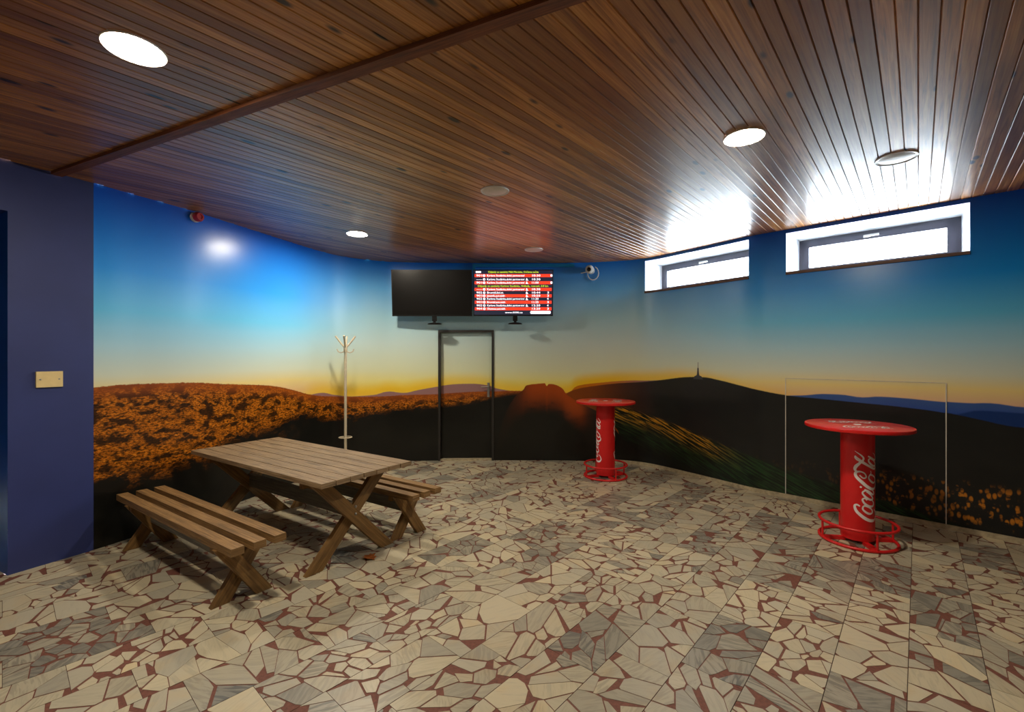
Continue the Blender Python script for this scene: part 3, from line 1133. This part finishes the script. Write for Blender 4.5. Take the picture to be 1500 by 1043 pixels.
def ribbon(path, per=6):
    P = [Vector(p) for p in path]
    Q = [2 * P[0] - P[1]] + P + [2 * P[-1] - P[-2]]
    out = []
    for i in range(1, len(Q) - 2):
        p0, p1, p2, p3 = Q[i - 1], Q[i], Q[i + 1], Q[i + 2]
        for k in range(per):
            t = k / per
            out.append(0.5 * ((2 * p1) + (p2 - p0) * t + (2 * p0 - 5 * p1 + 4 * p2 - p3) * t * t + (3 * p1 - p0 - 3 * p2 + p3) * t ** 3))
    out.append(P[-1])
    L, Rr = [], []
    for i, p in enumerate(out):
        d = out[min(i + 1, len(out) - 1)] - out[max(i - 1, 0)]
        d = Vector((d.x, d.y)).normalized()
        n = Vector((-d.y, d.x)) * max(p.z, 0.04) / 2
        L.append(Vector((p.x, p.y)) + n)
        Rr.append(Vector((p.x, p.y)) - n)
    return L, Rr


def script_mesh(name, place, mat, parent):
    """place(x, y, h) -> 3D point, with x, y in word units centred on the word, h height off the surface"""
    mb = MB()
    for si, path in enumerate(SCRIPT):
        L, Rr = ribbon(path)
        lift = 0.0012 + 0.0001 * si
        vs, fs = [], []
        for a, b in zip(L, Rr):
            vs += [place(a.x - 4.5, a.y - 1.45, lift), place(b.x - 4.5, b.y - 1.45, lift)]
        for i in range(len(L) - 1):
            fs.append((2 * i, 2 * i + 1, 2 * i + 3, 2 * i + 2))
        mb.add(vs, fs)
    return mb.build(name, mat, parent)


def bar_table(p, label, side, topdir):
    """side: angle of the first word on the column, measured from the direction to the camera, clockwise seen from above"""
    e = thing('bar_table', label, 'table', (p.x, p.y, 0), 'red poseur tables')
    H, rc = 1.035, 0.125
    m = MB()
    m.lathe((p.x, p.y, 0), [(rc - 0.004, 0.028), (rc, 0.032), (rc, H - 0.03)], 56)
    col = m.build('column', M['red'], e, smooth=40)
    m = MB()
    m.lathe((p.x, p.y, 0), [(0.39, H - 0.032), (0.398, H - 0.028), (0.40, H - 0.02), (0.40, H - 0.008), (0.398, H - 0.002), (0.394, H)], 72)
    top = m.build('tabletop', M['red_top'], e, smooth=30)
    MB().ring((p.x, p.y, 0.0135), 0.285, 0.0135, 64).build('foot_ring', M['red'], e, smooth=60)
    MB().ring((p.x, p.y, 0.168), 0.285, 0.0125, 64).build('foot_rail', M['red'], e, smooth=60)
    back = math.atan2(-p.y, -p.x)
    for k in range(4):
        a = back + math.radians(28) + k * math.pi / 2
        d = Vector((math.cos(a), math.sin(a), 0))
        c = Vector((p.x, p.y, 0))
        MB().tube([c + d * 0.285 + Z3 * 0.012, c + d * 0.285 + Z3 * 0.168], 0.0095, 10).build('rail_post', M['red'], e, smooth=60)
        MB().box(c + d * 0.195 + Z3 * 0.016, d, Vector((-d.y, d.x, 0)), Z3, 0.09, 0.02, 0.014).build('foot_bar', M['red'], e, bevel=0.003)
    U = 0.0678
    for q in (0, math.pi):
        a0 = back + side + q
        def place(x, y, h):
            a = a0 - y * U / rc
            r = rc + h
            return (p.x + math.cos(a) * r, p.y + math.sin(a) * r, 0.515 + x * U)
        script_mesh('lettering', place, M['logo'], col)
    U2 = 0.042
    for q in (0, math.pi):
        ux = Vector((math.cos(topdir + q), math.sin(topdir + q)))
        uy = Vector((-ux.y, ux.x))
        def place2(x, y, h):
            w = ux * x * U2 + uy * (y * U2 - 0.16)
            return (p.x + w.x, p.y + w.y, H + h)
        script_mesh('lettering', place2, M['logo'], top)
    m = MB()
    m.lathe((p.x, p.y, H), [(0.03, 0.0), (0.03, 0.002), (0.024, 0.004)], 28)
    m.build('centre_cap', M['logo'], top)


bar_table(floor_pt(1256, 790.5), 'red round bar table with foot rail in front of the outlined wall hatch', math.radians(37), math.radians(-12))
bar_table(floor_pt(887, 697), 'red round bar table with foot rail beside the rock outcrop of the mural', math.radians(-72), math.radians(75))

# ------------------------------------------------------------------ televisions
def text_mesh(s, size, x, y, place, align='LEFT', width=None):
    cu = bpy.data.curves.new('t', 'FONT')
    cu.body = s
    cu.size = size
    cu.align_x = align
    cu.align_y = 'CENTER'
    cu.resolution_u = 2
    o = bpy.data.objects.new('t', cu)
    C.objects.link(o)
    dg = bpy.context.evaluated_depsgraph_get()
    me = bpy.data.meshes.new_from_object(o.evaluated_get(dg))
    xs = [v.co.x for v in me.vertices] or [0, 1]
    k = width / (max(xs) - min(xs)) if width else 1.0
    out = ([place(x + v.co.x * k, y + v.co.y) for v in me.vertices], [tuple(p.vertices) for p in me.polygons])
    bpy.data.objects.remove(o)
    bpy.data.curves.remove(cu)
    bpy.data.meshes.remove(me)
    return out


def television(px0, px1, label, on):
    y0 = 6.86
    x0, x1 = (px0 - 750) / F * y0, (px1 - 750) / F * y0
    w = x1 - x0
    h = w * 0.575
    zt = EYE + (521 - 395.5) / F * y0
    zb = zt - h
    cx = (x0 + x1) / 2
    e = thing('television', label, 'television', (cx, y0, zb), 'televisions above the door')
    e.rotation_euler.x = math.radians(6)
    MB().abox(x0, x1, y0 + 0.004, y0 + 0.045, zb, zt).build('body', M['black'], e, bevel=0.006)
    b = 0.012
    if not on:
        MB().abox(x0 + b, x1 - b, y0, y0 + 0.006, zb + 0.02, zt - b).build('screen', M['screen_off'], e)
    else:
        sx0, sx1, sz0, sz1 = x0 + b, x1 - b, zb + 0.02, zt - b
        W, Hh = sx1 - sx0, sz1 - sz0
        scr = MB().abox(sx0, sx1, y0, y0 + 0.006, sz0, sz1).build('screen', M['scr_dark'], e)
        def pl(u, v, d=0.0012):
            return (sx0 + u * W, y0 - d, sz0 + v * Hh)
        KS = 'Karlova Studánka,dolní partnerství'
        rows = [(0.885, 1, '901', KS, 0, '10:30', '1'), (0.80, 0, '----', KS, 1, '10:30', ''), (0.725, 1, '901', KS, 1, '11:00', '1'),
                (0.575, 1, '----', KS, 1, '10:30', ''), (0.50, 0, '902', 'Bruntál,žel.st.', 1, '10:44', '3'), (0.43, 1, '901', 'Jeseník,aut.nádr.', 1, '10:50', '3'),
                (0.36, 0, '902', KS, 1, '11:20', '4'), (0.285, 1, '901', 'Bruntál,aut.nádr.', 0, '11:25', '3'), (0.21, 0, '902', KS, 1, '12:20', '4'),
                (0.135, 1, '904', 'Olomouc,aut.nádr.', 0, '13:20', '3')]
        rh = 0.066
        for v, red, num, dest, wc, tm, pf in rows:
            if red:
                m = MB()
                m.add([pl(0.01, v - rh / 2, 0.0006), pl(0.99, v - rh / 2, 0.0006), pl(0.99, v + rh / 2, 0.0006), pl(0.01, v + rh / 2, 0.0006)], [(0, 1, 2, 3)])
                m.build('row_band', M['scr_red'], scr)
            ts = 0.066
            def P2(u, q):
                return pl(u, v + q)
            bits = [('line_number', num, 0.03, 0.07), ('destination_text', dest, 0.165, 0.014 * len(dest)), ('time_text', tm, 0.73, 0.085 if tm.startswith('11') else 0.105)]
            if pf:
                bits.append(('platform_number', pf, 0.93, 0.022))
            for nm_, tx_, u_, w_ in bits:
                MB().add(*text_mesh(tx_, ts, u_, 0, P2, width=w_)).build(nm_, M['scr_white'], scr)['kind'] = 'stuff'
            n = 12
            cc = [P2(0.13 + 0.016 * math.cos(6.283 * k / n), 0.026 * math.sin(6.283 * k / n)) for k in range(n)]
            ci = [P2(0.13 + 0.008 * math.cos(6.283 * k / n), 0.013 * math.sin(6.283 * k / n)) for k in range(n)]
            MB().add(cc + ci, [(k, (k + 1) % n, n + (k + 1) % n, n + k) for k in range(n)]).build('line_badge', M['scr_white'], scr)
            if wc:
                MB().add([P2(0.668, 0.026), P2(0.676, 0.026), P2(0.680, 0.0), P2(0.694, -0.024), P2(0.660, -0.024), P2(0.664, 0.0)], [(5, 4, 3, 2, 1, 0)]).build('access_sign', M['scr_white'], scr)
        for v, s_, u0, wd in ((0.965, 'Odjezdy ze zastávky Malá Morávka, Ovčárna točna', 0.18, 0.64), (0.65, 'Odjezdy ze zastávky Karlova Studánka, Hvězda, rozcestí, 0.8 km', 0.045, 0.9)):
            m = MB()
            m.add(*text_mesh(s_, 0.06, u0, v, lambda u, q: pl(u, q), width=wd))
            m.build('heading_text', M['scr_yellow'], scr)
        for nm_, tx_, sz_, u_, v_, w_ in (('footer_text', 'www.0000.cz', 0.055, 0.395, 0.05, 0.225),):
            # (the small mark in the screen's top corner is too blurred to read: a plain white block)
            MB().add(*text_mesh(tx_, sz_, u_, v_, lambda u, q: pl(u, q), width=w_)).build(nm_, M['scr_white'], scr)
        MB().add([pl(0.025, 0.945), pl(0.09, 0.945), pl(0.09, 0.985), pl(0.025, 0.985)], [(0, 1, 2, 3)]).build('corner_mark', M['scr_white'], scr)
        MB().add([pl(0.73, 0.02), pl(0.97, 0.02), pl(0.98, 0.035), pl(0.98, 0.07), pl(0.97, 0.085), pl(0.73, 0.085), pl(0.72, 0.07), pl(0.72, 0.035)],
                 [tuple(range(8))]).build('footer_box', M['scr_white'], scr)
    # bracket behind and the neck with its oval foot below
    wy = min(at_s(s_of((px0 + px1) / 2)).y, 7.3)
    MB().abox(cx - 0.16, cx + 0.16, y0 + 0.044, wy + 0.022, zb + 0.26, zb + 0.40).build('wall_bracket', M['black'], e, bevel=0.004)
    m = MB()
    m.box((cx + 0.03, y0 + 0.03, zb - 0.035), (1, 0, 0), (0, 1, 0), (0, 0, 1), 0.035, 0.012, 0.04)
    m.build('stand_neck', M['black'], e, bevel=0.004)
    m = MB()
    n = 28
    prof = [(0.104, 0.0), (0.11, 0.008), (0.09, 0.020), (0.03, 0.030)]
    vs, fs = [], []
    for r, z in prof:
        for k_ in range(n):
            a = 2 * math.pi * k_ / n
            vs.append((cx + 0.03 + math.cos(a) * r, y0 + 0.03 + math.sin(a) * r * 0.62, zb - 0.125 + z + 0.0))
    for i in range(len(prof) - 1):
        for k_ in range(n):
            l = (k_ + 1) % n
            fs.append((i * n + k_, i * n + l, (i + 1) * n + l, (i + 1) * n + k_))
    fs.append(tuple(reversed(range(n))))
    fs.append(tuple((len(prof) - 1) * n + k_ for k_ in range(n)))
    m.add(vs, fs)
    m.box((cx + 0.03, y0 + 0.03, zb - 0.08), (1, 0, 0), (0, 1, 0), (0, 0, 1), 0.02, 0.012, 0.03)
    m.build('stand_foot', M['black'], e, smooth=40)


television(574.5, 691.5, 'black switched-off television next to the lit departure screen', False)
television(693.5, 810, 'television showing a red and white departure timetable', True)

# ------------------------------------------------------------------ coat stand
p = Vector(((506 - 750) / F * 6.3, 6.3, 0))
e = thing('coat_stand', 'slim cream metal coat stand behind the picnic table', 'coat stand', p)
MB().tube([p + Z3 * 0.03, p + Z3 * 1.80], 0.019, 14).build('pole', M['rack'], e, smooth=60)
m = MB()
m.lathe(p, [(0.16, 0.0), (0.165, 0.008), (0.15, 0.02), (0.03, 0.032), (0.02, 0.05)], 32)
m.build('base', M['rack'], e, smooth=40)
MB().lathe(p, [(0.017, 1.70), (0.026, 1.72), (0.026, 1.80), (0.018, 1.82)], 16).build('hook_hub', M['rack'], e, smooth=40)
for k in range(4):
    a = math.radians(12 + 90 * k)
    d = Vector((math.cos(a), math.sin(a), 0))
    MB().tube([p + d * 0.012 + Z3 * 1.77, p + d * 0.05 + Z3 * 1.815, p + d * 0.13 + Z3 * 1.925], [0.012, 0.012, 0.013], 8).build('long_hook', M['rack'], e, smooth=60)
    MB().tube([p + d * 0.02 + Z3 * 1.71, p + d * 0.06 + Z3 * 1.695, p + d * 0.095 + Z3 * 1.71, p + d * 0.11 + Z3 * 1.745], 0.0075, 8).build('short_hook', M['rack'], e, smooth=60)
m = MB()
m.ring(p + Z3 * 0.525, 0.085, 0.006, 36, 8)
m.tube([p + Vector((-0.085, 0, 0.525)), p + Vector((0.085, 0, 0.525))], 0.005, 8)
m.build('umbrella_ring', M['rack'], e, smooth=60)

# ------------------------------------------------------------------ small fittings on the walls
def wall_frame(px):
    s_ = s_of(px)
    q, tt = at_s(s_), tan_s(s_)
    return Vector((q.x, q.y, 0)), Vector((tt.x, tt.y, 0)), Vector((tt.y, -tt.x, 0))


q, tt, nn = wall_frame(285)
z = z_on_wall(285, 318)
e = thing('fire_alarm_siren', 'small red round fire alarm sounder high on the mural', 'alarm', q + Z3 * z)
MB().lathe(q + Z3 * z, [(0.05, -0.01), (0.05, 0.025), (0.042, 0.03)], 28, tuple(nn)).build('mounting_base', M['white'], e, smooth=40)
MB().lathe(q + Z3 * z, [(0.044, 0.028), (0.047, 0.04), (0.047, 0.065), (0.04, 0.075), (0.038, 0.085), (0.024, 0.085), (0.02, 0.075)], 28, tuple(nn)).build('sounder', M['siren'], e, smooth=40)

q, tt, nn = wall_frame(71.5)
z = z_on_wall(71.5, 555)
e = thing('cover_plate', 'blank cream cover plate on the blue pillar', 'wall plate', q + Z3 * z)
MB().box(q + Z3 * z + nn * 0.008, tt, nn, Z3, 0.078, 0.012, 0.062).build('plate', M['cream'], e, bevel=0.005)
for sg in (-1, 1):
    MB().lathe(q + Z3 * z + tt * sg * 0.055 + nn * 0.02, [(0.006, -0.001), (0.006, 0.001), (0.003, 0.002)], 10, tuple(nn)).build('screw', M['bolt'], e)

q, tt, nn = wall_frame(866)
z = z_on_wall(866, 396)
e = thing('security_camera', 'white dome security camera with a looped cable under the ceiling', 'camera', q + Z3 * z)
MB().lathe(q + Z3 * z, [(0.055, 0.0), (0.055, 0.02), (0.03, 0.035), (0.025, 0.06)], 24, tuple(nn)).build('bracket', M['white'], e, smooth=40)
ctr = q + Z3 * z + nn * 0.11 - tt * 0.02
look = Vector((-0.35, -0.9, -0.15)).normalized()
MB().lathe(ctr, [(0.01, -0.065), (0.045, -0.05), (0.062, -0.02), (0.066, 0.01), (0.056, 0.04), (0.034, 0.056)], 28, tuple(look)).build('housing', M['white'], e, smooth=50)
MB().lathe(ctr, [(0.034, 0.054), (0.032, 0.06), (0.016, 0.066)], 20, tuple(look)).build('lens', M['lens'], e, smooth=50)
loop = [q + nn * 0.02 + tt * (0.03 + 0.085 * math.cos(a)) + Z3 * (z - 0.045 + 0.105 * math.sin(a)) for a in [math.radians(70 - 24 * k) for k in range(12)]]
loop += [q + nn * 0.03 - tt * 0.16 + Z3 * (z - 0.04)]
MB().tube(loop, 0.008, 8).build('cable', M['white'], e, smooth=60)

# cable trunking above the televisions
mb = MB()
ss = svals(s_of(694), s_of(841), 0.12)
zt = z_on_wall(760, 389.0)
for sa, sb in zip(ss, ss[1:]):
    a, b = at_s(sa), at_s(sb)
    ta = tan_s((sa + sb) / 2)
    c = Vector(((a.x + b.x) / 2, (a.y + b.y) / 2, zt))
    mb.box(c + Vector((ta.y, -ta.x, 0)) * 0.020, (ta.x, ta.y, 0), (-ta.y, ta.x, 0), (0, 0, 1), (sb - sa) / 2 + 0.001, 0.02, 0.024)
q, tt, nn = wall_frame(694.5)
mb.box(q + Z3 * (zt - 0.05) + nn * 0.0195, tt, nn, Z3, 0.022, 0.019, 0.07)
o = mb.build('cable_trunking', M['cyan'])
tag(o, 'flat bright blue cable trunking along the ceiling above the lit television', 'cable trunking')

# flush hatch in the right wall: pale edge strips around a mural-covered panel
sa, sb = s_of(1151), s_of(1386)
zh = z_on_wall(1151, 553.5)
a, b = at_s(sa), at_s(sb)
cen = (a + b) / 2
e = thing('wall_hatch', 'tall flush wall hatch papered with the mural and outlined by pale edges', 'hatch', (cen.x, cen.y, 0.05))
mb = MB()
ss = svals(sa + 0.004, sb - 0.004, 0.12)
for s0_, s1_ in zip(ss, ss[1:]):
    a_, b_ = at_s(s0_), at_s(s1_)
    t_ = tan_s((s0_ + s1_) / 2)
    n_ = Vector((t_.y, -t_.x)) * 0.004
    mb.add([(a_.x + n_.x, a_.y + n_.y, 0.05), (b_.x + n_.x, b_.y + n_.y, 0.05), (b_.x + n_.x, b_.y + n_.y, zh - 0.004), (a_.x + n_.x, a_.y + n_.y, zh - 0.004)], [(0, 1, 2, 3)],
           [[(s0_, 0.05), (s1_, 0.05), (s1_, zh), (s0_, zh)]])
    mb.add([(a_.x - n_.x, a_.y - n_.y, 0.05), (b_.x - n_.x, b_.y - n_.y, 0.05), (b_.x - n_.x, b_.y - n_.y, zh - 0.004), (a_.x - n_.x, a_.y - n_.y, zh - 0.004)], [(3, 2, 1, 0)],
           [[(s0_, 0.05), (s1_, 0.05), (s1_, zh), (s0_, zh)]])
mb.build('panel', M['mural'], e)
for s_ in (sa, sb):
    q2, t2 = at_s(s_), tan_s(s_)
    n2 = Vector((t2.y, -t2.x, 0))
    MB().box(Vector((q2.x, q2.y, (zh + 0.045) / 2)) + n2 * 0.002, (t2.x, t2.y, 0), tuple(n2), (0, 0, 1), 0.004, 0.006, (zh - 0.045) / 2).build('edge_strip', M['edge'], e)
mb = MB()
for s0_, s1_ in zip(ss, ss[1:]):
    a_, b_ = at_s(s0_), at_s(s1_)
    t_ = tan_s((s0_ + s1_) / 2)
    n_ = Vector((t_.y, -t_.x, 0))
    c_ = (a_ + b_) / 2
    mb.box(Vector((c_.x, c_.y, zh)) + n_ * 0.002, (t_.x, t_.y, 0), tuple(n_), (0, 0, 1), (s1_ - s0_) / 2, 0.006, 0.003)
mb.build('edge_strip', M['edge'], e)

# dry leaf on the floor by the table leg
q = floor_pt(541, 817)
outline = [(0, -0.075), (0.012, -0.05), (0.04, -0.045), (0.03, -0.02), (0.062, 0.0), (0.036, 0.012), (0.04, 0.04), (0.016, 0.034), (0.0, 0.075),
           (-0.016, 0.034), (-0.042, 0.042), (-0.034, 0.012), (-0.06, -0.004), (-0.03, -0.02), (-0.038, -0.046), (-0.012, -0.05)]
mb = MB()
vs = [(q.x, q.y, 0.006)]
ca, sa_ = math.cos(0.9), math.sin(0.9)
for x, y in outline:
    vs.append((q.x + x * ca - y * sa_, q.y + x * sa_ + y * ca, 0.001 + 0.35 * abs(x) + R.uniform(0, 0.006)))
n = len(outline)
mb.add(vs, [(0, 1 + k, 1 + (k + 1) % n) for k in range(n)])
o = mb.build('dry_leaf', M['leaf'])
sm = o.modifiers.new('thick', 'SOLIDIFY')
sm.thickness = 0.001
tag(o, 'dry brown leaf lying on the stone floor beside the picnic table leg', 'leaf')
